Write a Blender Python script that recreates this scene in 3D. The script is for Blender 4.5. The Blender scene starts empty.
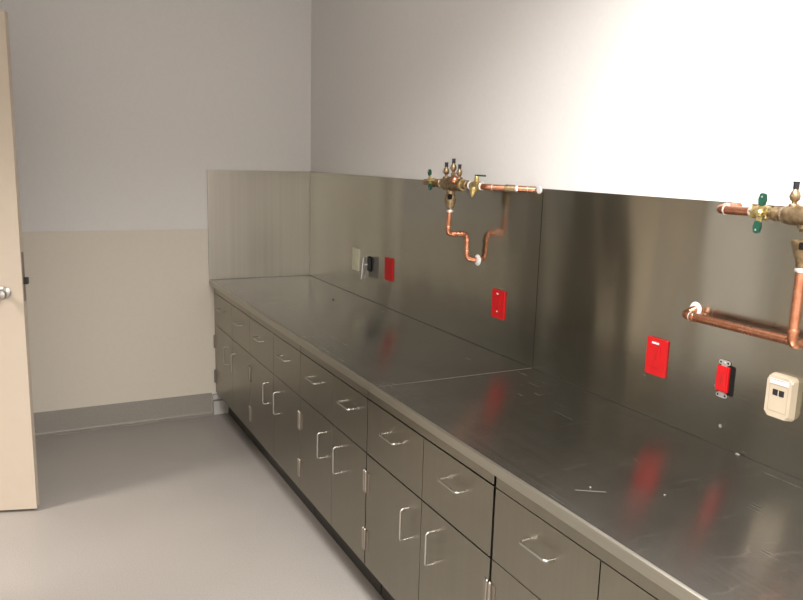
import bpy, bmesh, math, random
from mathutils import Vector, Matrix
random.seed(7)
S = bpy.context.scene
COL = S.collection
PI = math.pi
H, D, HS = 0.914, 0.691, 1.621          # worktop height and depth, top of the splash panels

# ------------------------------------------------------------------ materials
def nodes(name):
    m = bpy.data.materials.new(name); m.use_nodes = True
    nt = m.node_tree
    return m, nt, nt.nodes['Principled BSDF']

def coords(nt, scale=(1, 1, 1)):
    g = nt.nodes.new('ShaderNodeNewGeometry')
    mp = nt.nodes.new('ShaderNodeMapping'); mp.inputs['Scale'].default_value = scale
    nt.links.new(g.outputs['Position'], mp.inputs['Vector'])
    return mp.outputs['Vector']

def noise(nt, vec, scale, detail=3.0, rough=0.5):
    n = nt.nodes.new('ShaderNodeTexNoise')
    n.inputs['Scale'].default_value = scale; n.inputs['Detail'].default_value = detail
    n.inputs['Roughness'].default_value = rough
    nt.links.new(vec, n.inputs['Vector'])
    return n.outputs['Fac']

def remap(nt, fac, a, b, lo=0.3, hi=0.7):
    r = nt.nodes.new('ShaderNodeMapRange')
    r.inputs['From Min'].default_value = lo; r.inputs['From Max'].default_value = hi
    r.inputs['To Min'].default_value = a; r.inputs['To Max'].default_value = b
    nt.links.new(fac, r.inputs['Value'])
    return r.outputs['Result']

def mixc(nt, fac, a, b):
    x = nt.nodes.new('ShaderNodeMix'); x.data_type = 'RGBA'
    x.inputs[6].default_value = (*a, 1); x.inputs[7].default_value = (*b, 1)
    nt.links.new(fac, x.inputs[0])
    return x.outputs[2]

def bump(nt, p, fac, strength, dist=0.001):
    b = nt.nodes.new('ShaderNodeBump')
    b.inputs['Strength'].default_value = strength; b.inputs['Distance'].default_value = dist
    nt.links.new(fac, b.inputs['Height']); nt.links.new(b.outputs['Normal'], p.inputs['Normal'])

def plain(name, col, rough=0.5, metal=0.0, var=0.06, scale=30.0, bmp=0.0, spec=0.5):
    m, nt, p = nodes(name)
    v = noise(nt, coords(nt), scale)
    lo = tuple(c * (1 - var) for c in col); hi = tuple(min(1, c * (1 + var)) for c in col)
    nt.links.new(mixc(nt, remap(nt, v, 0, 1), lo, hi), p.inputs['Base Color'])
    p.inputs['Roughness'].default_value = rough; p.inputs['Metallic'].default_value = metal
    p.inputs['Specular IOR Level'].default_value = spec
    if bmp: bump(nt, p, v, bmp)
    return m

def steel(name, base, r0, r1, grain, aniso=0.0, rot=0.25, wave=0.0, scratch=0.0, streak=0.04):
    """brushed stainless: grain is the coordinate scale of the brushing lines"""
    m, nt, p = nodes(name)
    p.inputs['Metallic'].default_value = 1.0
    g = noise(nt, coords(nt, grain), 1.0, 4.0, 0.6)
    blot = noise(nt, coords(nt), 5.0, 3.0, 0.55)
    ad = nt.nodes.new('ShaderNodeMath'); ad.operation = 'MULTIPLY_ADD'
    nt.links.new(g, ad.inputs[0]); ad.inputs[1].default_value = 0.5
    hb = nt.nodes.new('ShaderNodeMath'); hb.operation = 'MULTIPLY'
    nt.links.new(blot, hb.inputs[0]); hb.inputs[1].default_value = 0.5
    nt.links.new(hb.outputs[0], ad.inputs[2])
    nt.links.new(remap(nt, ad.outputs[0], r0, r1), p.inputs['Roughness'])
    lo = tuple(c * (1 - streak) for c in base); hi = tuple(c * (1 + streak) for c in base)
    colr = mixc(nt, remap(nt, g, 0, 1), lo, hi)
    if scratch:
        # fine curved polishing scratches, lighter than the sheet
        w = nt.nodes.new('ShaderNodeTexWave'); w.wave_type = 'RINGS'
        w.inputs['Scale'].default_value = 9.0; w.inputs['Distortion'].default_value = 6.0
        w.inputs['Detail'].default_value = 4.0; w.inputs['Detail Scale'].default_value = 1.2
        nt.links.new(coords(nt, (1.0, 0.8, 1.0)), w.inputs['Vector'])
        k = remap(nt, w.outputs['Fac'], 0, 1, 0.80, 1.0)
        msk = remap(nt, noise(nt, coords(nt, (2, 6, 1)), 3.0), 0, 1, 0.52, 0.7)
        mm = nt.nodes.new('ShaderNodeMath'); mm.operation = 'MULTIPLY'
        nt.links.new(k, mm.inputs[0]); nt.links.new(msk, mm.inputs[1])
        m2 = nt.nodes.new('ShaderNodeMath'); m2.operation = 'MULTIPLY'; m2.inputs[1].default_value = scratch
        nt.links.new(mm.outputs[0], m2.inputs[0])
        x = nt.nodes.new('ShaderNodeMix'); x.data_type = 'RGBA'
        x.inputs[7].default_value = (0.8, 0.79, 0.76, 1)
        nt.links.new(colr, x.inputs[6]); nt.links.new(m2.outputs[0], x.inputs[0])
        colr = x.outputs[2]
    nt.links.new(colr, p.inputs['Base Color'])
    if aniso:
        p.inputs['Anisotropic'].default_value = aniso
        p.inputs['Anisotropic Rotation'].default_value = rot
        t = nt.nodes.new('ShaderNodeTangent'); t.direction_type = 'UV_MAP'; t.uv_map = 'UVMap'
        nt.links.new(t.outputs['Tangent'], p.inputs['Tangent'])
    if wave:
        wv = noise(nt, coords(nt, (1.0, 2.6, 0.7)), 1.3, 1.0)
        bump(nt, p, wv, 1.0, wave)
    return m

def speckle(name, a, b, rough):
    m, nt, p = nodes(name)
    f = noise(nt, coords(nt), 190.0, 2.0)
    big = noise(nt, coords(nt), 2.2, 2.0)
    c1 = mixc(nt, remap(nt, f, 0, 1, 0.35, 0.65), a, b)
    mx = nt.nodes.new('ShaderNodeMix'); mx.data_type = 'RGBA'; mx.blend_type = 'MULTIPLY'
    mx.inputs[0].default_value = 1.0
    nt.links.new(c1, mx.inputs[6]); nt.links.new(mixc(nt, remap(nt, big, 0, 1), (.95, .95, .95), (1, 1, 1)), mx.inputs[7])
    nt.links.new(mx.outputs[2], p.inputs['Base Color'])
    p.inputs['Roughness'].default_value = rough
    return m

M = {}
M['paint'] = plain('wall_paint', (.745, .73, .72), .55, var=.012, scale=60, bmp=.03)
M['ceiling'] = plain('ceiling_paint', (.78, .77, .75), .8, var=.02)
M['wainscot'] = plain('wall_protection_sheet', (.70, .64, .55), .45, var=.012, scale=40)
M['vinyl'] = speckle('cove_vinyl', (.30, .275, .24), (.34, .315, .28), .45)
M['floor'] = speckle('sheet_vinyl', (.315, .288, .264), (.375, .345, .318), .42)
M['splash'] = steel('splash_steel', (.375, .367, .315), .165, .225, (1, 1.2, 220), .8, .25, wave=.011, streak=.012)
M['endsplash'] = steel('end_splash_steel', (.375, .355, .32), .30, .34, (40, 1, .3), .4, .25, streak=.05)
M['worktop'] = steel('worktop_steel', (.385, .38, .36), .20, .285, (160, .8, 1), .8, .25, scratch=.28, streak=.012)
M['lip'] = steel('lip_steel', (.42, .405, .35), .34, .4, (3, 2, 120), .3)
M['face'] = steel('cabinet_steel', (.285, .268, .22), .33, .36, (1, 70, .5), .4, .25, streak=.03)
M['pull'] = steel('pull_steel', (.50, .48, .45), .28, .34, (60, 60, 60))
M['mark'] = steel('scratch_mark', (.36, .355, .34), .34, .42, (60, 60, 60))
M['endpiece'] = plain('pale_end_piece', (.50, .485, .46), .6)
M['knob'] = plain('satin_knob', (.46, .44, .42), .34, metal=1.0, var=.03)
M['hinge'] = steel('hinge_steel', (.34, .31, .27), .36, .44, (60, 60, 60))
M['dark'] = plain('recess_shade', (.010, .009, .008), .9, spec=.05)  # shade inside openings and holes, put in as near-black colour
M['kick'] = plain('kick_plate', (.028, .026, .023), .5)  # toe kick darkened: shadow under the cabinets put into its colour
M['bead'] = steel('ground_weld_bead', (.44, .435, .415), .26, .34, (60, 3, 60))
def copper():
    m, nt, p = nodes('copper_pipe')
    v = noise(nt, coords(nt), 28.0, 4.0, .6)
    nt.links.new(mixc(nt, remap(nt, v, 0, 1), (.40, .15, .078), (.72, .35, .22)), p.inputs['Base Color'])
    nt.links.new(remap(nt, v, .38, .24), p.inputs['Roughness']); p.inputs['Metallic'].default_value = 1
    return m
M['copper'] = copper()
def brass(name, a, b, r):
    m, nt, p = nodes(name)
    v = noise(nt, coords(nt), 70.0, 3.0)
    nt.links.new(mixc(nt, remap(nt, v, 0, 1), a, b), p.inputs['Base Color'])
    p.inputs['Metallic'].default_value = .9; p.inputs['Roughness'].default_value = r
    return m
M['bronze'] = brass('cast_bronze', (.19, .13, .07), (.40, .30, .18), .42)
M['brass'] = brass('yellow_brass', (.44, .33, .13), (.66, .55, .27), .32)
M['solder'] = plain('solder', (.78, .75, .72), .3, metal=.7, var=.1, scale=200)
M['white'] = plain('white_plaster', (.62, .61, .60), .55, var=.15, scale=150)
M['chip'] = plain('dusty_chip', (.15, .14, .125), .8)
M['green'] = plain('green_vinyl_grip', (.006, .055, .033), .35)
M['black'] = plain('black_plastic', (.012, .012, .014), .4)
M['red'] = plain('red_plastic', (.41, .006, .008), .45, var=.03, spec=.3)
M['darkred'] = plain('dark_red_plastic', (.24, .004, .005), .5)
M['ivory'] = plain('ivory_plastic', (.40, .335, .25), .45, var=.02)
M['ivoryline'] = plain('ivory_plastic_recess', (.24, .19, .13), .5)
M['cream'] = plain('cream_plastic', (.60, .58, .43), .4, var=.02)
M['label'] = plain('white_label', (.56, .54, .54), .5, var=.02)
M['door'] = plain('painted_door', (.56, .48, .39), .42, var=.012, scale=20)
M['hall'] = plain('dimmed_corridor_paint', (.20, .17, .14), .6)  # dimness of the unseen corridor put into its wall colour, for the splash reflection
M['frame'] = plain('painted_frame', (.60, .53, .44), .45)
M['zinc'] = plain('zinc_plate', (.62, .61, .60), .3, metal=.8, var=.08, scale=120)

# ------------------------------------------------------------------ mesh helpers
def merge(bm, other):
    me = bpy.data.meshes.new('t'); other.to_mesh(me); other.free()
    bm.from_mesh(me); bpy.data.meshes.remove(me)

def box(bm, x0, x1, y0, y1, z0, z1, bev=0.0, seg=2, mat=None):
    b = bmesh.new(); bmesh.ops.create_cube(b, size=1.0)
    x0, x1 = sorted((x0, x1)); y0, y1 = sorted((y0, y1)); z0, z1 = sorted((z0, z1))
    for v in b.verts:
        v.co = Vector(((x0 + x1) / 2 + v.co.x * (x1 - x0), (y0 + y1) / 2 + v.co.y * (y1 - y0), (z0 + z1) / 2 + v.co.z * (z1 - z0)))
    if bev: bmesh.ops.bevel(b, geom=list(b.edges), offset=bev, segments=seg, affect='EDGES', profile=.5, clamp_overlap=True)
    if mat is not None: bmesh.ops.transform(b, matrix=mat, verts=b.verts)
    merge(bm, b)

def fillet(pts, r, n=7):
    pts = [Vector(p) for p in pts]; out = [pts[0]]
    for a, b, c in zip(pts, pts[1:], pts[2:]):
        u = (a - b).normalized(); w = (c - b).normalized()
        ang = u.angle(w)
        if ang > PI - .02: out.append(b); continue
        t = min(r / math.tan(ang / 2), (a - b).length * .49, (c - b).length * .49)
        rr = t * math.tan(ang / 2)
        p0 = b + u * t; p1 = b + w * t
        cen = b + (u + w).normalized() * (rr / math.sin(ang / 2))
        e0 = p0 - cen; e1 = p1 - cen; tot = e0.angle(e1); ax = e0.cross(e1).normalized()
        for i in range(n + 1): out.append(cen + Matrix.Rotation(tot * i / n, 3, ax) @ e0)
    out.append(pts[-1])
    return out

def tube(bm, pts, r, n=16, cap=True):
    pts = [Vector(p) for p in pts]
    rs = r if isinstance(r, (list, tuple)) else [r] * len(pts)
    t0 = (pts[1] - pts[0]).normalized()
    nrm = t0.orthogonal().normalized(); rings = []; prev = t0
    for i, p in enumerate(pts):
        if i == 0: t = t0
        elif i == len(pts) - 1: t = (pts[i] - pts[i - 1]).normalized()
        else: t = ((pts[i] - pts[i - 1]).normalized() + (pts[i + 1] - pts[i]).normalized()).normalized()
        q = prev.rotation_difference(t); nrm = (q @ nrm); nrm = (nrm - t * nrm.dot(t)).normalized(); prev = t
        bn = t.cross(nrm)
        rings.append([bm.verts.new(p + (nrm * math.cos(2 * PI * k / n) + bn * math.sin(2 * PI * k / n)) * rs[i]) for k in range(n)])
    for a, b in zip(rings, rings[1:]):
        for k in range(n): bm.faces.new((a[k], a[(k + 1) % n], b[(k + 1) % n], b[k]))
    if cap:
        bm.faces.new(list(reversed(rings[0]))); bm.faces.new(rings[-1])

def lathe(bm, org, axis, prof, n=20):
    """prof: (radius, distance along the axis)"""
    org = Vector(org); ax = Vector(axis).normalized(); u = ax.orthogonal().normalized(); w = ax.cross(u); rings = []
    for r, t in prof:
        r = max(r, 1e-5)
        rings.append([bm.verts.new(org + ax * t + (u * math.cos(2 * PI * k / n) + w * math.sin(2 * PI * k / n)) * r) for k in range(n)])
    for a, b in zip(rings, rings[1:]):
        for k in range(n): bm.faces.new((a[k], a[(k + 1) % n], b[(k + 1) % n], b[k]))
    bm.faces.new(list(reversed(rings[0]))); bm.faces.new(rings[-1])

def plate(bm, cy, cz, w, h, x0, x1, rad, bev=.0015, tilt=0.0, taper=1.0):
    """rounded wall plate standing off the wall from x0 to x1 (x1 < x0)"""
    b = bmesh.new(); loop = []
    for sy, sz, a0 in ((1, 1, 0), (-1, 1, PI / 2), (-1, -1, PI), (1, -1, 3 * PI / 2)):
        for i in range(6):
            a = a0 + i * PI / 10
            loop.append((sy * (w / 2 - rad) + rad * math.cos(a), sz * (h / 2 - rad) + rad * math.sin(a)))
    back = [b.verts.new((x0, cy + y, cz + z)) for y, z in loop]
    front = [b.verts.new((x1, cy + y * taper, cz + z * taper)) for y, z in loop]
    n = len(loop)
    for k in range(n): b.faces.new((back[k], back[(k + 1) % n], front[(k + 1) % n], front[k]))
    f = b.faces.new(front); b.faces.new(list(reversed(back)))
    if bev:
        bmesh.ops.bevel(b, geom=list(f.edges), offset=bev, segments=3, affect='EDGES', clamp_overlap=True)
    if tilt: bmesh.ops.transform(b, matrix=Matrix.Translation((0, cy, cz)) @ Matrix.Rotation(tilt, 4, 'X') @ Matrix.Translation((0, -cy, -cz)), verts=b.verts)
    merge(bm, b)

def obj(name, bm, mat, parent=None, offset=None, label=None):
    """offset: world point that becomes the mesh origin when the bmesh is in world coordinates"""
    bmesh.ops.recalc_face_normals(bm, faces=bm.faces)
    if offset is not None: bmesh.ops.translate(bm, vec=-Vector(offset), verts=bm.verts)
    uv = bm.loops.layers.uv.new('UVMap')
    for f in bm.faces:
        n = f.normal; a = [abs(c) for c in n]
        for l in f.loops:
            c = l.vert.co
            l[uv].uv = (c.y, c.z) if a[0] >= max(a[1], a[2]) else ((c.x, c.z) if a[1] >= a[2] else (c.y, c.x))
    me = bpy.data.meshes.new(name); bm.to_mesh(me); bm.free()
    me.polygons.foreach_set('use_smooth', [True] * len(me.polygons))
    me.set_sharp_from_angle(angle=math.radians(38))
    me.materials.append(M[mat])
    o = bpy.data.objects.new(name, me); COL.objects.link(o)
    wn = o.modifiers.new('normals', 'WEIGHTED_NORMAL'); wn.keep_sharp = True; wn.weight = 80
    if parent is not None: o.parent = parent
    elif offset is not None: o.location = offset
    if label: o['label'] = label
    return o

def obj_each(name, bm, mat, parent=None, offset=None, label=None):
    """every separate piece of the bmesh becomes a part of its own"""
    todo = set(bm.verts); out = []
    while todo:
        st = [todo.pop()]; isl = set(st)
        while st:
            for e in st.pop().link_edges:
                for v in e.verts:
                    if v in todo: todo.discard(v); isl.add(v); st.append(v)
        nb = bmesh.new(); mp = {v: nb.verts.new(v.co) for v in isl}
        for f in bm.faces:
            if f.verts[0] in isl: nb.faces.new([mp[v] for v in f.verts])
        out.append(obj(name, nb, mat, parent, offset, label))
    bm.free()
    return out

def tag(o, label, cat, group=None):
    o['label'] = label; o['category'] = cat
    if group: o['group'] = group
    return o

def thing(name, loc, label, cat, group=None, rz=0.0):
    o = bpy.data.objects.new(name, None); COL.objects.link(o)
    o.empty_display_size = .05; o.location = loc; o.rotation_euler = (0, 0, rz)
    return tag(o, label, cat, group)

def struct(name, bm, mat, parent=None):
    o = obj(name, bm, mat, parent)
    if parent is None: o['kind'] = 'structure'
    return o

B = bmesh.new
# ------------------------------------------------------------------ the room
XL, YF, ZC = -2.70, -7.0, 2.95
WX, WY = .008, .008                       # paint planes of the right and back walls
DY0, DY1, DZ = -1.775, -.80, 2.32         # doorway in the left wall
bm = B(); box(bm, -5.4, .15, YF - .15, .15, -.12, 0); struct('floor', bm, 'floor')
bm = B(); box(bm, -5.4, .15, YF - .15, .15, ZC, ZC + .12); struct('ceiling', bm, 'ceiling')
bm = B(); box(bm, WX, .15, YF, .15, 0, ZC); struct('wall_right', bm, 'paint')
bm = B(); box(bm, -5.4, WX, WY, .15, 0, ZC); struct('wall_back', bm, 'paint')
bm = B(); box(bm, XL - .15, WX, YF - .15, YF, 0, ZC); struct('wall_front', bm, 'paint')
bm = B()
box(bm, XL - .15, XL, YF, DY0, 0, ZC); box(bm, XL - .15, XL, DY1, WY, 0, ZC); box(bm, XL - .15, XL, DY0, DY1, DZ, ZC)
struct('wall_left', bm, 'paint')
bm = B(); box(bm, -5.4, -5.25, -3.4, WY, 0, ZC); box(bm, -5.25, XL - .15, -3.4, -3.25, 0, ZC); struct('wall_corridor', bm, 'hall')
# wall protection sheet on the back and left walls, coved vinyl below it
bm = B(); box(bm, XL, -.693, .0025, WY, .148, 1.246, .001); box(bm, -.693, -.64, .0025, WY, .148, .880, .0005); box(bm, XL, XL + .0055, YF, DY0 - .06, .148, 1.246, .001)
struct('trim_1', bm, 'wainscot')
def cove(bm, path_axis, a0, a1, fixed, sgn, h=.148):
    """cove profile swept along x (back wall) or y (left wall)"""
    prof = [(.0, h), (.005, h), (.006, h - .004), (.006, .019)]
    prof += [(.006 + .014 * (1 - math.cos(t)), .005 + .014 * (1 - math.sin(t))) for t in [i * PI / 16 for i in range(1, 9)]]
    prof += [(.034, .003), (.034, 0.0), (0, 0.0)]
    ends = []
    for a in (a0, a1):
        ends.append([bm.verts.new((a, fixed + sgn * d, z) if path_axis == 'x' else (fixed + sgn * d, a, z)) for d, z in prof])
    n = len(prof)
    for k in range(n): bm.faces.new((ends[0][k], ends[0][(k + 1) % n], ends[1][(k + 1) % n], ends[1][k]))
    bm.faces.new(ends[0]); bm.faces.new(list(reversed(ends[1])))
bm = B(); cove(bm, 'x', XL, -.687, WY, -1); struct('baseboard_back', bm, 'vinyl')
bm = B(); cove(bm, 'y', YF, DY0 - .06, XL, 1); struct('baseboard_left', bm, 'vinyl')
# pale end pieces where the kick space meets the back wall
bm = B(); box(bm, -.684, -.585, -.030, WY, .0, .096, .003); box(bm, -.684, -.585, -.022, WY, .103, .138, .002)
struct('trim_2', bm, 'endpiece')
# door casing
bm = B()
for y0, y1, z0, z1 in ((DY0 - .05, DY0, 0, DZ + .05), (DY1, DY1 + .05, 0, DZ + .05), (DY0, DY1, DZ, DZ + .05)):
    box(bm, XL - .165, XL + .012, y0, y1, z0, z1, .002)
struct('trim_3', bm, 'frame')

# the open door leaf: hinged on the left wall, latch edge towards the cabinets
LX, LY = -1.785, -1.086
ANG = -math.radians(16.7)
DW = .925
door = bpy.data.objects.new('door_1', None); COL.objects.link(door)
door['kind'] = 'structure'
hx, hy = LX - DW * math.cos(ANG), LY - DW * math.sin(ANG)
door.location = (hx, hy, 0); door.rotation_euler = (0, 0, ANG)
bm = B(); box(bm, 0, DW, 0, .045, .014, 2.297, .0015); obj('door_leaf', bm, 'door', door)
bm = B(); lathe(bm, (DW - .078, 0, 1.072), (0, -1, 0), [(.029, 0), (.029, .004), (.023, .009), (.012, .012), (.011, .034), (.019, .040), (.0245, .048), (.025, .056), (.021, .064), (.011, .068), (0, .069)], 24)
obj('door_knob', bm, 'knob', door)
bm = B(); lathe(bm, (DW - .078, .045, 1.072), (0, 1, 0), [(.033, 0), (.033, .004), (.012, .012), (.011, .034), (.0285, .052), (.029, .062), (.012, .077), (0, .078)], 24)
obj('door_knob', bm, 'knob', door)
bm = B(); box(bm, DW, DW + .002, .008, .038, 1.03, 1.256, .0005); lp = obj('latch_plate', bm, 'hinge', door)
bm = B(); box(bm, DW + .001, DW + .020, .012, .034, 1.108, 1.140, .003); obj('latch_bolt', bm, 'black', lp)
for z in (.25, 1.15, 2.05):
    bm = B(); lathe(bm, (-.006, .048, z - .05), (0, 0, 1), [(.008, 0), (.008, .1)], 12); obj('hinge', bm, 'hinge', door)

# ------------------------------------------------------------------ steel base cabinets
YEND = -4.125
CABS = [   # y0, y1, middle, gap left, gap right, joint width
    (-.004, -.838, -.448, .001, .0015, .0025,
     'steel base cabinet in the far corner against the back wall, darkest of the row'),
    (-.838, -1.678, -1.272, .0015, .002, .0025,
     'second steel base cabinet from the back wall, below the hanging cover plate'),
    (-1.678, -2.426, -2.075, .002, .0036, .0035,
     'narrowest steel base cabinet, third from the back wall, in the middle of the row'),
    (-2.426, -3.275, -2.865, .0042, .0055, .005,
     'fourth steel base cabinet from the back wall, with clear dark gaps around its drawers'),
    (-3.275, YEND + .004, -3.704, .0055, .002, .0025,
     'nearest steel base cabinet, cut off by the bottom edge of the photo'),
]
XF = -.661
def wire_pull(bm, a, b, out=.032, r=.0036):
    """bent wire handle between two points of the face; out is towards the room"""
    a, b = Vector(a), Vector(b); o = Vector((-out, 0, 0))
    tube(bm, fillet([a, a + o, b + o, b], .010, 6), r, 10)

def hinge_mesh(y, z0, z1, s):
    bm = B()
    lathe(bm, (XF - .005, y, z0), (0, 0, 1), [(.003, -.004), (.006, 0), (.0062, .012), (.0055, .0125), (.0062, .013), (.0062, z1 - z0), (.005, z1 - z0 + .004), (.001, z1 - z0 + .007)], 12)
    box(bm, XF - .0025, XF + .001, y, y + s * .022, z0, z1, .0006)
    return bm

for y0, y1, ym, gl, gr, jw, lab in CABS:
    yc = (y0 + y1) / 2
    root = thing('base_cabinet', (-.33, yc, 0), lab, 'cabinet', 'steel base cabinets under the worktop')
    off = root.location
    a, b = y0 - gl, y1 + gr
    bm = B(); box(bm, XF + .022, -.004, a, b, .152, .878)
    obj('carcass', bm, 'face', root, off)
    bm = B(); box(bm, XF + .0005, XF + .0215, a, b, .829 + jw, .8825, .0008); obj('top_rail', bm, 'face', root, off)
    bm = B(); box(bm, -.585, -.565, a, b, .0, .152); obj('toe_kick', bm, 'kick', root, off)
    for i, (s0, s1) in enumerate(((a, ym + .0018), (ym - .0018, b))):
        bm = B(); box(bm, XF, XF + .021, s0, s1, .617, .829, .0012)
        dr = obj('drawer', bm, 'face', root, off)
        c = (s0 + s1) / 2
        bm = B(); wire_pull(bm, (XF + .002, c + .054, .752), (XF + .002, c - .054, .752)); obj('pull', bm, 'pull', dr, off)
        bm = B(); box(bm, XF, XF + .021, s0, s1, .155, .617 - jw, .0012)
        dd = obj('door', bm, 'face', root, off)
        py = ym + (.09 if i == 0 else -.09)
        bm = B(); wire_pull(bm, (XF + .002, py, .432), (XF + .002, py, .546)); obj('pull', bm, 'pull', dd, off)
        hy_ = (y0 - .0075 if i == 0 else y1 + .0075)
        for z0, z1 in ((.462, .542), (.225, .305)):
            obj('hinge', hinge_mesh(hy_, z0, z1, (-1 if i == 0 else 1)), 'hinge', dd, off)

# ------------------------------------------------------------------ worktop and splash panels
root = thing('countertop', (-.345, -2.06, .884), 'long brushed stainless steel worktop lying on the row of cabinets along the right wall', 'countertop')
bm = B(); box(bm, -D + .010, .0075, YEND, .0075, .8835, H, .0)
obj('worktop', bm, 'worktop', root, root.location)
bm = B()
prof = [(-D + .010, H), (-D + .005, H), (-D + .0015, H - .0020), (-D, H - .006), (-D, .886), (-D + .0015, .8835), (-D + .010, .8835)]
e = [[bm.verts.new((x, y, z)) for x, z in prof] for y in (0, YEND)]
for k in range(len(prof)): bm.faces.new((e[0][k], e[0][(k + 1) % len(prof)], e[1][(k + 1) % len(prof)], e[1][k]))
bm.faces.new(e[0]); bm.faces.new(list(reversed(e[1])))
obj('front_edge', bm, 'lip', root, root.location)
bm = B(); box(bm, -D + .014, -.002, -2.5515, -2.5485, H - .001, H + .0004, .0002); obj('weld_seam', bm, 'bead', root, root.location)

YJ = -2.553
M['sealant'] = plain('grey_sealant', (.07, .066, .057), .5)
def splash(x0, x1, y0, y1, mat, label):
    bm = B(); box(bm, x0, x1, y0, y1, H + .0018, HS)
    o = obj('backsplash_panel', bm, mat, None, ((x0 + x1) / 2, (y0 + y1) / 2, H))
    bm = B()
    if x1 - x0 > .1: box(bm, x0 + .001, x1, y0 + .0012, y1, H, H + .0018)
    else: box(bm, x0 + .0012, x1, y1, y0, H, H + .0018)
    obj('sealant_joint', bm, 'sealant', o, o.location, 'thin dark joint line')
    return tag(o, label, 'backsplash', 'steel splash panels above the worktop')
splash(-D, -.0012, 0, .0075, 'endsplash', 'square stainless steel splash panel on the back wall at the far end of the worktop')
splash(0, .0075, -.0005, YJ + .0014, 'splash', 'long steel splash panel on the right wall between the far corner and the seam')
near = splash(0, .0075, YJ - .0014, YEND, 'splash', 'steel splash panel on the right wall between the seam and the photo edge')

bm = B(); box(bm, .0035, .0075, YJ - .0014, YJ + .0014, H, HS); obj('seam_joint', bm, 'sealant', near, near.location, 'narrow grey joint line')
# ------------------------------------------------------------------ wall devices
def screw(bm, y, z, x, r=.003):
    lathe(bm, (x, y, z), (-1, 0, 0), [(r, 0), (r, .0008), (r * .5, .0014), (0, .0015)], 10)

def red_outlet(y, z, w, h, label, tick=None, group='red emergency power outlets'):
    root = thing('power_outlet', (0, y, z - h / 2), label, 'outlet', group); off = root.location
    bm = B(); plate(bm, y, z, w, h, 0, -.0065, .003, .0022); obj('cover_plate', bm, 'red', root, off)
    bm = B(); box(bm, -.006, -.0085, y - .0175, y + .0175, z - .034, z + .034, .001); rc = obj('receptacle', bm, 'red', root, off)
    bm = B()
    for s in (1, -1):
        for k in (-.0065, .0065): box(bm, -.0084, -.0088, y + k - .001, y + k + .001, z + s * .019 - .0045, z + s * .019 + .0045)
        lathe(bm, (-.0083, y, z + s * .019 - .0095 * s), (-1, 0, 0), [(.0024, 0), (.0024, .0005)], 10)
    for zz in (-.0035, .0035): box(bm, -.0084, -.0092, y - .006, y + .006, zz + z - .002, zz + z + .002, .0003)
    for e0 in (-.0355, .0355): box(bm, -.0064, -.0067, y - .018, y + .018, z + e0 - .0006, z + e0 + .0006)
    obj_each('prong_hole', bm, 'darkred', rc, off)
    bm = B()
    for s in (1, -1): screw(bm, y, z + s * .049, -.0064)
    obj_each('screw', bm, 'red', root, off)
    if tick:
        bm = B(); dy, dz, tw, th = tick; box(bm, -.0064, -.0069, y + dy - tw / 2, y + dy + tw / 2, z + dz - th / 2, z + dz + th / 2, .0002)
        obj('printed_mark', bm, 'label', root, off, 'small white printed mark')
    return root
red_outlet(-1.247, 1.130, .092, .124, 'small red outlet plate farthest along the splash, beside the hanging cover plate')
r2 = red_outlet(-2.298, 1.127, .090, .121, 'red outlet plate below the far copper pipes, left of the panel seam', (.004, .044, .014, .006))
bm = B(); lathe(bm, (-.0085, -2.298, 1.096), (-1, 0, 0), [(.0035, 0), (.0025, .002), (0, .0025)], 10); obj('indicator', bm, 'label', r2, r2.location, 'small white indicator dot')
red_outlet(-3.191, 1.118, .083, .120, 'red outlet plate right of the panel seam, with a white mark near its top', (.006, .044, .030, .0065))

# red outlet whose cover plate is missing
y, z = -3.449, 1.116
root = thing('power_outlet', (0, y, z - .055), 'bare red outlet without a cover plate, metal ears showing, beside the bone plate', 'outlet', 'red emergency power outlets'); off = root.location
bm = B(); plate(bm, y - .008, z - .001, .056, .088, 0, -.0012, .006, 0); obj('box_opening_shade', bm, 'dark', root, off, 'dark plate painted as the shaded wall box behind the outlet')  # flat dark plate, painted shade of the box behind
bm = B()
box(bm, -.003, -.005, y - .010, y + .010, z - .056, z + .056, .0005)
for s in (1, -1):
    for k in (1, -1):
        lathe(bm, (-.003, y + k * .0125, z + s * .0485), (-1, 0, 0), [(.0070, 0), (.0070, .0018), (.003, .0019), (.003, .0008)], 14)
    box(bm, -.003, -.0046, y - .004, y + .004, z + s * .0435 - .004, z + s * .0435 + .004, .0004)
    screw(bm, y, z + s * .0475, -.005, .004)
obj('mounting_yoke', bm, 'zinc', root, off)
for s in (1, -1):
    for k in (1, -1):
        bm = B(); lathe(bm, (-.0045, y + k * .0125, z + s * .0485), (-1, 0, 0), [(.0032, 0), (.0032, .0006)], 12); obj('ear_hole_shade', bm, 'dark', root, off, 'dark disc painted as a shaded hole')  # dark discs colour in the shade of the ear holes
bm = B(); box(bm, -.001, -.010, y - .0205, y + .0205, z - .038, z + .038, .002); bd = obj('receptacle', bm, 'red', root, off)
bm = B(); box(bm, -.0095, -.013, y - .0165, y + .0165, z - .034, z + .034, .001); obj('face', bm, 'red', bd, off)
bm = B()
for s in (1, -1):
    for k in (-.0065, .0065): box(bm, -.0129, -.0133, y + k - .001, y + k + .001, z + s * .020 - .0045, z + s * .020 + .0045)
    lathe(bm, (-.0128, y, z + s * .0105), (-1, 0, 0), [(.0024, 0), (.0024, .0005)], 10)
for zz in (-.0035, .0035): box(bm, -.0129, -.0137, y - .006, y + .006, zz + z - .002, zz + z + .002, .0003)
obj_each('prong_hole', bm, 'darkred', bd, off)
bm = B(); lathe(bm, (-.006, y + .0200, z - .026), (0, 1, 0), [(.004, 0), (.004, .004), (.002, .005)], 10); obj('terminal_screw', bm, 'pull', bd, off)

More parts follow.
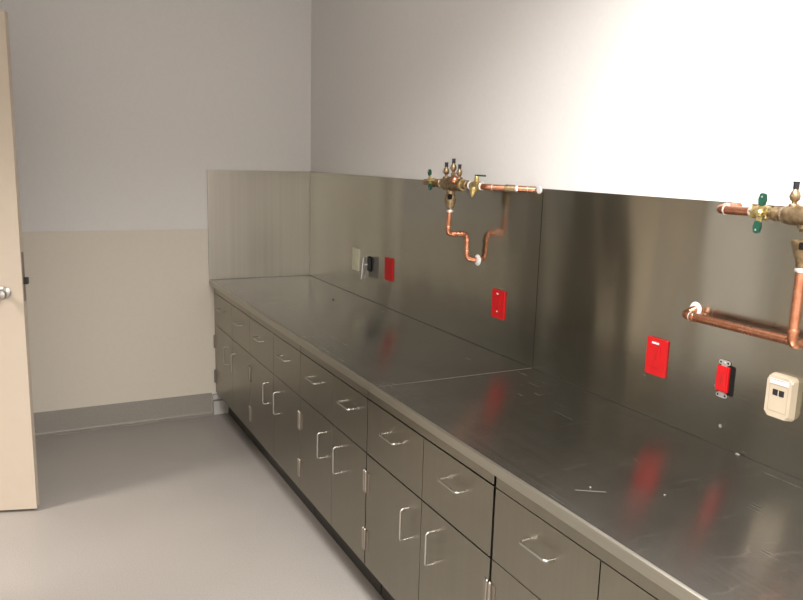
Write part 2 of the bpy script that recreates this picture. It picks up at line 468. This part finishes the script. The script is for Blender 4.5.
# bone-coloured data plate
y, z = -3.640, 1.119
root = thing('data_plate', (0, y, z - .06), 'bone coloured rounded data plate with two black jacks, right of the bare red outlet', 'data plate'); off = root.location
bm = B(); plate(bm, y, z, .079, .121, .0005, -.022, .012, .005, taper=.93); obj('housing', bm, 'ivory', root, off)
bm = B()
for y0, y1, z0, z1 in ((-.0275, .0275, -.0405, -.0395), (-.0275, -.0268, -.0395, .032), (.0268, .0275, -.0395, .032), (-.0275, .0275, .032, .0328)):
    box(bm, -.0215, -.0224, y + y0, y + y1, z + z0, z + z1)
obj_each('panel_line', bm, 'ivoryline', root, off)
bm = B(); box(bm, -.0215, -.0228, y - .028, y + .028, z + .0345, z + .0485, .0005); lb = obj('label_strip', bm, 'label', root, off, 'white paper label strip')
bm = B()
box(bm, -.0226, -.0230, y - .016, y + .0255, z + .0455, z + .0466)
obj('print', bm, 'kick', lb, off, 'dark small print')
for k in (.009, -.0095):
    bm = B(); box(bm, -.0215, -.0232, y + k - .0075, y + k + .0075, z + .004, z + .0205, .0006); obj('jack', bm, 'black', root, off, 'black data jack')

# cream switch plate
y, z = -.800, 1.127
root = thing('switch_plate', (0, y, z - .065), 'cream wall plate nearest the far corner, left of the hanging cover plate', 'switch'); off = root.location
bm = B(); plate(bm, y, z, .092, .131, 0, -.006, .003, .002); obj('cover_plate', bm, 'cream', root, off)
bm = B(); box(bm, -.0058, -.0098, y - .017, y + .017, z - .034, z + .034, .002); obj('rocker', bm, 'cream', root, off)

# wall box whose white plate hangs open
y, z = -.985, 1.122
root = thing('open_wall_box', (0, y, z - .06), 'open black wall box with a white cover plate hanging off it by its screw', 'wall box'); off = root.location
bm = B(); plate(bm, y - .014, z + .003, .046, .086, 0, -.0015, .004, 0); obj('box_opening_shade', bm, 'dark', root, off, 'dark plate painted as the shaded opening of the wall box')  # dark sheet on the panel in place of the shaded box depth
bm = B(); box(bm, -.002, -.016, y - .030, y - .004, z - .034, z + .038, .003); obj('device_body', bm, 'black', root, off)
mt = Matrix.Translation((-.032, y + .004, z - .020)) @ Matrix.Rotation(math.radians(-38), 4, 'Z') @ Matrix.Rotation(math.radians(5), 4, 'Y')
bm = B(); box(bm, -.003, .003, -.036, .036, -.062, .062, .002, mat=mt); obj('cover_plate', bm, 'label', root, off, 'white cover plate')
bm = B(); tube(bm, [(-.002, y - .010, z), (-.040, y - .002, z)], .0045, 10); lathe(bm, (-.040, y - .002, z), (-1, .25, 0), [(.008, 0), (.008, .003), (0, .005)], 12); obj_each('screw', bm, 'zinc', root, off)

# ------------------------------------------------------------------ backflow preventers on copper pipe
def ring(bm, p, ax, r, w=.004):
    lathe(bm, Vector(p) - Vector(ax).normalized() * w / 2, ax, [(r * .9, 0), (r, w * .25), (r, w * .75), (r * .9, w)], 18)

def test_cock(root, off, p, sc=1.0):
    p = Vector(p)
    bm = B()
    lathe(bm, p, (0, 0, 1), [(.011 * sc, -.022 * sc), (.011 * sc, .010 * sc)], 6)
    lathe(bm, p, (0, 0, 1), [(.0065 * sc, .008 * sc), (.0075 * sc, .018 * sc), (.0135 * sc, .024 * sc), (.0148 * sc, .033 * sc), (.0125 * sc, .043 * sc), (.008 * sc, .050 * sc), (.0065 * sc, .056 * sc)], 16)
    lathe(bm, p + Vector((-.012 * sc, 0, .033 * sc)), (-1, .3, 0), [(.005 * sc, 0), (.005 * sc, .007 * sc)], 8)
    t = obj('test_cock', bm, 'bronze', root, off)
    bm = B(); lathe(bm, p, (0, 0, 1), [(.0075 * sc, .053 * sc), (.0085 * sc, .056 * sc), (.0085 * sc, .070 * sc), (.0095 * sc, .071 * sc), (.0095 * sc, .075 * sc)], 12)
    obj('cap', bm, 'black', t, off, 'black cap')

def butterfly(root, off, c, half, tilt, lower_green=True):
    """two-winged valve handle lying in the plane of the wall, facing the room"""
    c = Vector(c); R_ = Matrix.Translation(c) @ Matrix.Rotation(tilt, 4, 'X')
    bm = B()
    tube(bm, [c + Vector((.030, 0, 0)), c + Vector((-.006, 0, 0))], .006, 12)
    b = B(); box(b, -.002, .002, -.008, .008, -half * .8, half * .8, .0015); bmesh.ops.transform(b, matrix=R_, verts=b.verts); merge(bm, b)
    lathe(bm, c + Vector((.000, 0, 0)), (-1, 0, 0), [(.010, 0), (.010, .006), (.006, .009)], 6)
    h = obj('valve_handle', bm, 'brass', root, off)
    for s in ((1, -1) if lower_green else (1,)):
        bm = B(); n = 14; lp = []
        for k in range(n):
            a = 2 * PI * k / n
            lp.append((.0105 * math.copysign(abs(math.cos(a)) ** .55, math.cos(a)), s * (half * .70) + (half * .32) * math.copysign(abs(math.sin(a)) ** .6, math.sin(a))))
        f0 = [bm.verts.new((-.0045, yy, zz)) for yy, zz in lp]; f1 = [bm.verts.new((.0045, yy, zz)) for yy, zz in lp]
        for k in range(n): bm.faces.new((f0[k], f0[(k + 1) % n], f1[(k + 1) % n], f1[k]))
        fa = bm.faces.new(f0); fb = bm.faces.new(list(reversed(f1)))
        bmesh.ops.bevel(bm, geom=list(set(list(fa.edges) + list(fb.edges))), offset=.002, segments=2, affect='EDGES', clamp_overlap=True)
        bmesh.ops.transform(bm, matrix=R_, verts=bm.verts)
        g = obj('grip', bm, 'green', h, off, 'green plastic sleeve')
        bm = B(); c2 = R_ @ Vector((-.0045, 0, s * half * .84)); lathe(bm, c2, (-1, 0, 0), [(.0026, 0), (.0026, .0006)], 10); obj('eyelet', bm, 'zinc', g, off)

def cup(root, off, x, y, ztop, zbot, r):
    hgt = ztop - zbot
    bm = B()
    lathe(bm, (x, y, zbot), (0, 0, 1), [(r * .48, 0), (r * .5, hgt * .10), (r * .72, hgt * .22), (r * .98, hgt * .48), (r, hgt * .60), (r * .96, hgt * .66), (r * .80, hgt * .84), (r * .74, hgt * .9), (r * .74, hgt)], 22)
    c = obj('air_gap_funnel', bm, 'bronze', root, off)
    return c

# ---- far unit: supply leaves the wall, turns, and the body runs along the wall away from the camera
AX, AZ = -.20, 1.620
SHIFT = Vector((.055, .093, 0))           # the body is drawn about x = -.20 and then moved to its place
root = thing('backflow_preventer', (0, -2.105, 1.276), 'whole bronze backflow preventer on copper pipes, three black-tipped test cocks on top', 'valve assembly', 'backflow preventers on the splash'); off = root.location - SHIFT
W0 = Vector((0, -2.530, 1.6155)) - SHIFT; C0 = Vector((AX, -2.470, 1.6185))
d0 = (C0 - W0).normalized()
bm = B(); tube(bm, fillet([W0 + d0 * .015, C0, (AX, -2.425, AZ)], .030, 8), .0118, 18)
sp = obj('supply_pipe', bm, 'copper', root, off)
bm = B(); tube(bm, [W0 + d0 * .095, W0 + d0 * .098, W0 + d0 * .132, W0 + d0 * .135], [.0125, .0142, .0142, .0125], 18); obj('coupling', bm, 'bronze', sp, off)
bm = B()
ring(bm, W0 + d0 * .088, d0, .0138, .012); ring(bm, W0 + d0 * .045, d0, .0124, .003); ring(bm, W0 + d0 * .185, d0, .0135, .004)
ring(bm, (AX, -2.442, AZ), (0, 1, 0), .0165, .006)
obj_each('solder_joint', bm, 'solder', sp, off)
bm = B(); lathe(bm, W0, (-1, 0, 0), [(.0155, 0), (.015, .002), (.0135, .005), (.012, .006)], 18); obj('wall_collar', bm, 'white', root, off, 'white plaster collar at the wall')
# near shut-off valve
bm = B()
lathe(bm, (AX, -2.440, AZ), (0, 1, 0), [(.0165, 0), (.0165, .014)], 6)
lathe(bm, (AX, -2.428, AZ), (0, 1, 0), [(.014, 0), (.019, .010), (.0205, .026), (.019, .042), (.014, .052)], 20)
lathe(bm, (AX, -2.382, AZ), (0, 1, 0), [(.0165, 0), (.0165, .014)], 6)
lathe(bm, (AX, -2.402, AZ), (0, 0, 1), [(.010, .010), (.010, .034), (.007, .040)], 12)
v = obj('shutoff_valve', bm, 'brass', root, off)
bm = B(); ring(bm, (AX, -2.360, AZ), (0, 1, 0), .0175, .005); obj('pipe_tape', bm, 'white', v, off)
bm = B(); lathe(bm, (AX - .012, -2.404, AZ - .006), (-.25, 0, -1), [(.016, 0), (.015, .012), (.009, .028), (.004, .038), (0, .039)], 14); obj('drain_plug', bm, 'brass', v, off)
bm = B(); box(bm, AX - .005, AX + .005, -2.462, -2.392, AZ + .038, AZ + .045, .002); obj('lever', bm, 'green', v, off, 'small dark green lever')
# body
bm = B()
lathe(bm, (AX, -2.362, AZ), (0, 1, 0), [(.0145, 0), (.0145, .024), (.020, .026), (.020, .044), (.0165, .046), (.0165, .060), (.023, .066), (.0275, .085), (.0275, .128), (.031, .135), (.031, .168), (.0275, .176), (.0275, .205), (.021, .222), (.0165, .226), (.0165, .236), (.020, .238), (.020, .254), (.0145, .256), (.0145, .274)], 22)
lathe(bm, (AX, -2.203, AZ), (0, 0, -1), [(.022, 0), (.022, .030), (.019, .034), (.019, .040)], 18)
for yy in (-2.160, -2.232, -2.268): lathe(bm, (AX, yy, AZ), (0, 0, 1), [(.016, 0), (.015, .026), (.012, .030)], 14)
bd = obj('body', bm, 'bronze', root, off)
bm = B(); lathe(bm, (AX - .016, -2.262, AZ + .016), (-.75, -.2, .45), [(.018, 0), (.0185, .010), (.016, .016), (.009, .021), (0, .022)], 16); obj('check_cover', bm, 'copper', bd, off, 'copper coloured round cover')
bm = B(); ring(bm, (AX, -2.300, AZ), (0, 1, 0), .0235, .003); obj('clamp_ring', bm, 'brass', bd, off)
test_cock(root, off, (AX, -2.160, AZ + .022), .90)
test_cock(root, off, (AX - .010, -2.235, AZ + .038), .90)
test_cock(root, off, (AX, -2.268, AZ + .020), .84)
# far shut-off valve and capped end
bm = B()
lathe(bm, (AX, -2.092, AZ), (0, 1, 0), [(.0165, 0), (.0165, .016)], 6)
lathe(bm, (AX, -2.078, AZ), (0, 1, 0), [(.014, 0), (.019, .010), (.0205, .026), (.019, .042), (.014, .052)], 20)
lathe(bm, (AX, -2.030, AZ), (0, 1, 0), [(.0165, 0), (.0165, .016)], 6)
obj('shutoff_valve', bm, 'bronze', root, off)
bm = B(); lathe(bm, (AX, -2.016, AZ), (0, 1, 0), [(.0115, 0), (.0115, .028), (.0135, .029), (.0135, .042), (.010, .046)], 16); obj('end_cap', bm, 'bronze', root, off)
butterfly(root, off, (AX - .030, -2.072, AZ + .013), .044, math.radians(-8))
# funnel and drain
cp = cup(root, off, AX, -2.203, 1.590, 1.508, .0245)
a_ = Vector((-.62, -.78, 0)).normalized()
bm = B(); b2 = B(); plate(b2, 0, 0, .019, .024, 0, -.006, .006, .001)
bmesh.ops.transform(b2, matrix=Matrix.Translation(Vector((AX, -2.203, 1.567)) + a_ * .0185) @ Matrix.Rotation(math.atan2(a_.y, a_.x) - PI, 4, 'Z'), verts=b2.verts); merge(bm, b2)
obj('air_gap_shade', bm, 'dark', cp, off, 'dark patch painted as the shaded side opening')  # raised dark patch, painted shade of the funnel inside
P = [Vector((AX, -2.203, 1.515)), Vector((AX, -2.190, 1.407)), Vector((-.048, -2.101, 1.405)) - SHIFT, Vector((-.046, -2.100, 1.299)) - SHIFT, Vector((-.007, -2.1158, 1.2918)) - SHIFT]
bm = B(); tube(bm, fillet(P, .020, 7), .0112, 16); dp = obj('drain_pipe', bm, 'copper', root, off)
bm = B()
for q, ax, r in (((AX, -2.194, 1.436), (0, 0, 1), .0135), ((AX + .030, -2.1915, 1.4066), (1, 0, 0), .0135), ((AX + .068, -2.193, 1.406), (1, 0, 0), .0135), ((-.1025, -2.194, 1.375), (0, 0, 1), .0135), ((-.1013, -2.193, 1.330), (0, 0, 1), .0135)):
    ring(bm, q, ax, r, .010)
obj_each('fitting_band', bm, 'copper', dp, off)
bm = B(); ring(bm, (AX, -2.203, 1.506), (0, 0, 1), .0140, .010); obj('solder_joint', bm, 'solder', dp, off)
bm = B(); lathe(bm, Vector((0, -2.119, 1.291)) - SHIFT, (-1, 0, 0), [(.025, 0), (.024, .003), (.016, .006), (.012, .008)], 20); obj('wall_collar', bm, 'white', root, off, 'white collar at the wall')

# ---- near unit: short stub from the wall, body runs along the wall towards the camera
NX, NZ = -.094, 1.605
root = thing('backflow_preventer', (0, -3.323, 1.283), 'bronze backflow preventer on copper pipes, cut off by the right edge of the photo', 'valve assembly', 'backflow preventers on the splash'); off = root.location
bm = B(); tube(bm, fillet([(-.004, -3.446, 1.6117), (NX, -3.446, NZ), (NX, -3.575, NZ)], .022, 8), .0118, 18); sp = obj('supply_pipe', bm, 'copper', root, off)
bm = B(); ring(bm, (NX, -3.472, NZ), (0, 1, 0), .0140, .004); ring(bm, (NX, -3.556, NZ), (0, 1, 0), .0150, .010); ring(bm, (NX + .032, -3.446, NZ + .003), (1, 0, 0), .0142, .005); obj_each('solder_joint', bm, 'solder', sp, off)
bm = B(); lathe(bm, (0, -3.446, 1.612), (-1, 0, 0), [(.020, 0), (.022, .002), (.016, .008), (.012, .012)], 18)
for k in range(5):
    yy, zz = -3.446 + random.uniform(-.03, .02), 1.616 + random.uniform(-.008, .004)
    lathe(bm, (0, yy, zz), (-1, 0, 0), [(.007, 0), (.006, .004), (0, .006)], 8)
obj('wall_collar', bm, 'white', root, off, 'ragged white plaster at the wall')
bm = B()
lathe(bm, (NX, -3.556, NZ), (0, -1, 0), [(.0165, 0), (.0165, .012)], 6)
lathe(bm, (NX, -3.566, NZ), (0, -1, 0), [(.014, 0), (.0185, .008), (.020, .022), (.0185, .036), (.014, .044)], 20)
lathe(bm, (NX, -3.604, NZ), (0, -1, 0), [(.0165, 0), (.0165, .012)], 6)
obj('shutoff_valve', bm, 'brass', root, off)
butterfly(root, off, (NX - .030, -3.602, NZ + .000), .050, math.radians(6))
bm = B()
lathe(bm, (NX, -3.598, NZ), (0, -1, 0), [(.0150, 0), (.0150, .022), (.0185, .024), (.0185, .036), (.0165, .037), (.0165, .046), (.021, .052), (.0245, .066), (.0245, .105), (.029, .112), (.029, .150), (.0245, .158), (.0245, .20), (.018, .212), (.0165, .23)], 22)
lathe(bm, (NX, -3.712, NZ), (0, 0, -1), [(.020, 0), (.020, .030), (.015, .032), (.015, .038)], 18)
for yy in (-3.672, -3.742): lathe(bm, (NX, yy, NZ), (0, 0, 1), [(.014, 0), (.013, .024), (.011, .028)], 14)
bd = obj('body', bm, 'bronze', root, off)
bm = B(); ring(bm, (NX, -3.650, NZ), (0, 1, 0), .0205, .005); obj('pipe_tape', bm, 'white', bd, off)
bm = B(); lathe(bm, (NX - .004, -3.742, NZ + .012), (-.6, 0, .8), [(.020, 0), (.0205, .012), (.016, .022), (0, .026)], 16); obj('check_cover', bm, 'bronze', bd, off)
test_cock(root, off, (NX, -3.672, NZ + .018), .86)
test_cock(root, off, (NX, -3.775, NZ + .028), .92)
bm = B(); lathe(bm, (NX, -3.826, NZ), (0, -1, 0), [(.0165, 0), (.0165, .012), (.020, .03), (.0165, .05), (.0165, .06), (.0115, .061), (.0115, .10)], 18); obj('shutoff_valve', bm, 'brass', root, off)
bm = B(); bmx = [(0.030, 1.552), (.030, 1.545), (.0145, 1.492), (.0145, 1.478)]
lathe(bm, (NX, -3.712, 0), (0, 0, 1), [(.0135, 1.474), (.0145, 1.492), (.0295, 1.538), (.0305, 1.546), (.0285, 1.546), (.022, 1.532), (.012, 1.506), (0, 1.505)], 22)
cp = obj('air_gap_funnel', bm, 'bronze', root, off)
a_ = Vector((-.80, -.60, 0)).normalized()
bm = B(); b2 = B(); plate(b2, 0, 0, .026, .018, 0, -.004, .004, .001)
bmesh.ops.transform(b2, matrix=Matrix.Translation(Vector((NX, -3.712, 1.535)) + a_ * .0272) @ Matrix.Rotation(math.atan2(a_.y, a_.x) - PI, 4, 'Z'), verts=b2.verts); merge(bm, b2)
obj('air_gap_shade', bm, 'dark', cp, off, 'dark patch painted as the shaded side opening')  # funnel is closed here; the patch paints the shade of an opening
bm = B(); lathe(bm, (NX, -3.712, 0), (0, 0, 1), [(.0225, 1.532), (.0225, 1.5335)], 18); obj('funnel_mouth_shade', bm, 'dark', cp, off, 'dark disc painted as the shaded open mouth')  # dark disc paints the shade inside the funnel
LXp = -.050
P = [(NX, -3.712, 1.478), (NX, -3.711, 1.285), (LXp, -3.711, 1.285), (LXp, -3.326, 1.285), (-.004, -3.323, 1.2963)]
bm = B(); tube(bm, fillet(P, .021, 8), .0125, 18); dp = obj('drain_pipe', bm, 'copper', root, off)
bm = B()
for q, ax, r in (((NX, -3.711, 1.320), (0, 0, 1), .0145), ((LXp, -3.360, 1.285), (0, 1, 0), .0145), ((LXp, -3.675, 1.285), (0, 1, 0), .0145)): ring(bm, q, ax, r, .014)
obj_each('fitting_band', bm, 'copper', dp, off)
bm = B(); ring(bm, (NX, -3.712, 1.474), (0, 0, 1), .0155, .010); ring(bm, (LXp, -3.352, 1.285), (0, 1, 0), .0140, .004); obj_each('solder_joint', bm, 'solder', dp, off)
bm = B(); lathe(bm, (0, -3.323, 1.298), (-1, 0, 0), [(.022, 0), (.021, .002), (.015, .005), (.013, .006)], 20); obj('wall_collar', bm, 'white', root, off, 'white collar at the wall')
bm = B(); box(bm, 0, -.006, -3.478, -3.448, 1.268, 1.272, .001); box(bm, 0, -.005, -3.470, -3.462, 1.262, 1.269, .001); obj('plaster_smear', bm, 'white', root, off, 'white plaster smear under the pipe')

# ------------------------------------------------------------------ crumbs left on the steel
def crumb(p, s, mat, label, name='debris_crumb', group='crumbs on the steel'):
    bm = B(); bmesh.ops.create_icosphere(bm, subdivisions=2, radius=1.0)
    for v_ in bm.verts: v_.co = Vector((v_.co.x * s[0], v_.co.y * s[1], v_.co.z * s[2])) * (1 + random.uniform(-.2, .2))
    bmesh.ops.translate(bm, vec=(0, 0, s[2] * .85), verts=bm.verts)
    o = obj(name, bm, mat); o.location = p
    tag(o, label, 'debris', group)
crumb((-.188, -.910, H), (.006, .006, .004), 'kick', 'small dark crumb on the worktop near the far corner')
crumb((-.551, -3.532, H), (.003, .003, .002), 'chip', 'pale crumb on the worktop near its front edge, above a short scratch')
crumb((-.409, -3.642, H), (.003, .003, .002), 'chip', 'pale crumb on the worktop between the two nearest red reflections')
crumb((-.012, -3.530, H), (.004, .007, .003), 'chip', 'pale crumb against the foot of the splash, below the bone plate')
bm = B(); box(bm, -.038, .038, -.0014, .0014, H - .0005, H + .0003, mat=Matrix.Translation((-.562, -3.5465, 0)) @ Matrix.Rotation(math.atan2(-.041, .064), 4, 'Z'))
obj('scratch', bm, 'mark', bpy.data.objects['countertop'], bpy.data.objects['countertop'].location, 'short bright scratch')
bm = B(); lathe(bm, (0, -3.144, 1.045), (-1, 0, 0), [(.0045, 0), (.0045, .0002), (0, .0003)], 12)
obj('panel_screw', bm, 'hinge', near, near.location, 'tiny bright screw')
bm = B(); lathe(bm, (0, -3.453, .974), (-1, 0, 0), [(.006, 0), (.005, .0002), (0, .0003)], 10)
obj('plaster_dab', bm, 'chip', near, near.location, 'small pale dab')

# ------------------------------------------------------------------ lamps: recessed ceiling troffers
def troffer(x, y, w, l, power, col, label, spread):
    root = thing('ceiling_light', (x, y, ZC - .03), label, 'ceiling light', 'recessed ceiling lights')
    bm = B()
    for x0, x1, y0, y1 in ((-w / 2 - .03, -w / 2, -l / 2 - .03, l / 2 + .03), (w / 2, w / 2 + .03, -l / 2 - .03, l / 2 + .03), (-w / 2, w / 2, -l / 2 - .03, -l / 2), (-w / 2, w / 2, l / 2, l / 2 + .03)):
        box(bm, x0, x1, y0, y1, .0, .03)
    obj('frame', bm, 'ceiling', root)
    L = bpy.data.lights.new('tube_light', 'AREA'); L.shape = 'RECTANGLE'; L.size = w; L.size_y = l
    L.energy = power; L.color = col; L.spread = math.radians(spread)
    lo = bpy.data.objects.new('tube_light', L); COL.objects.link(lo); lo.location = (0, 0, .012); lo.parent = root
troffer(-1.12, -3.85, .6, 1.2, 92, (1.0, .975, .945), 'recessed ceiling light above the middle of the cabinet row', 145)
troffer(-1.55, -5.9, .6, 1.2, 118, (1.0, .96, .92), 'recessed ceiling light behind the camera', 150)
troffer(-4.05, -1.60, .6, .6, 105, (1.0, .93, .86), 'recessed ceiling light in the corridor beyond the door', 125)

# ------------------------------------------------------------------ world, camera, view
w = bpy.data.worlds.new('world'); S.world = w; w.use_nodes = True
w.node_tree.nodes['Background'].inputs[0].default_value = (.02, .02, .02, 1)
cam = bpy.data.cameras.new('camera'); co = bpy.data.objects.new('camera', cam); COL.objects.link(co)
r = Vector((0.89058777, -0.45402565, 0.02672326)); u = Vector((0.05893708, 0.17346946, 0.98307414)); f = Vector((0.45097655, 0.87393882, -0.18124873))
co.matrix_world = Matrix(((r.x, u.x, -f.x, -1.8052), (r.y, u.y, -f.y, -4.8989), (r.z, u.z, -f.z, 1.7119), (0, 0, 0, 1)))
cam.sensor_fit = 'HORIZONTAL'; cam.sensor_width = 36.0; cam.lens = 756.4506 / 803 * 36
cam.clip_start = .02
S.camera = co
S.view_settings.view_transform = 'Standard'; S.view_settings.look = 'None'
S.view_settings.exposure = 0.0; S.view_settings.gamma = 1.0; S.view_settings.use_curve_mapping = False
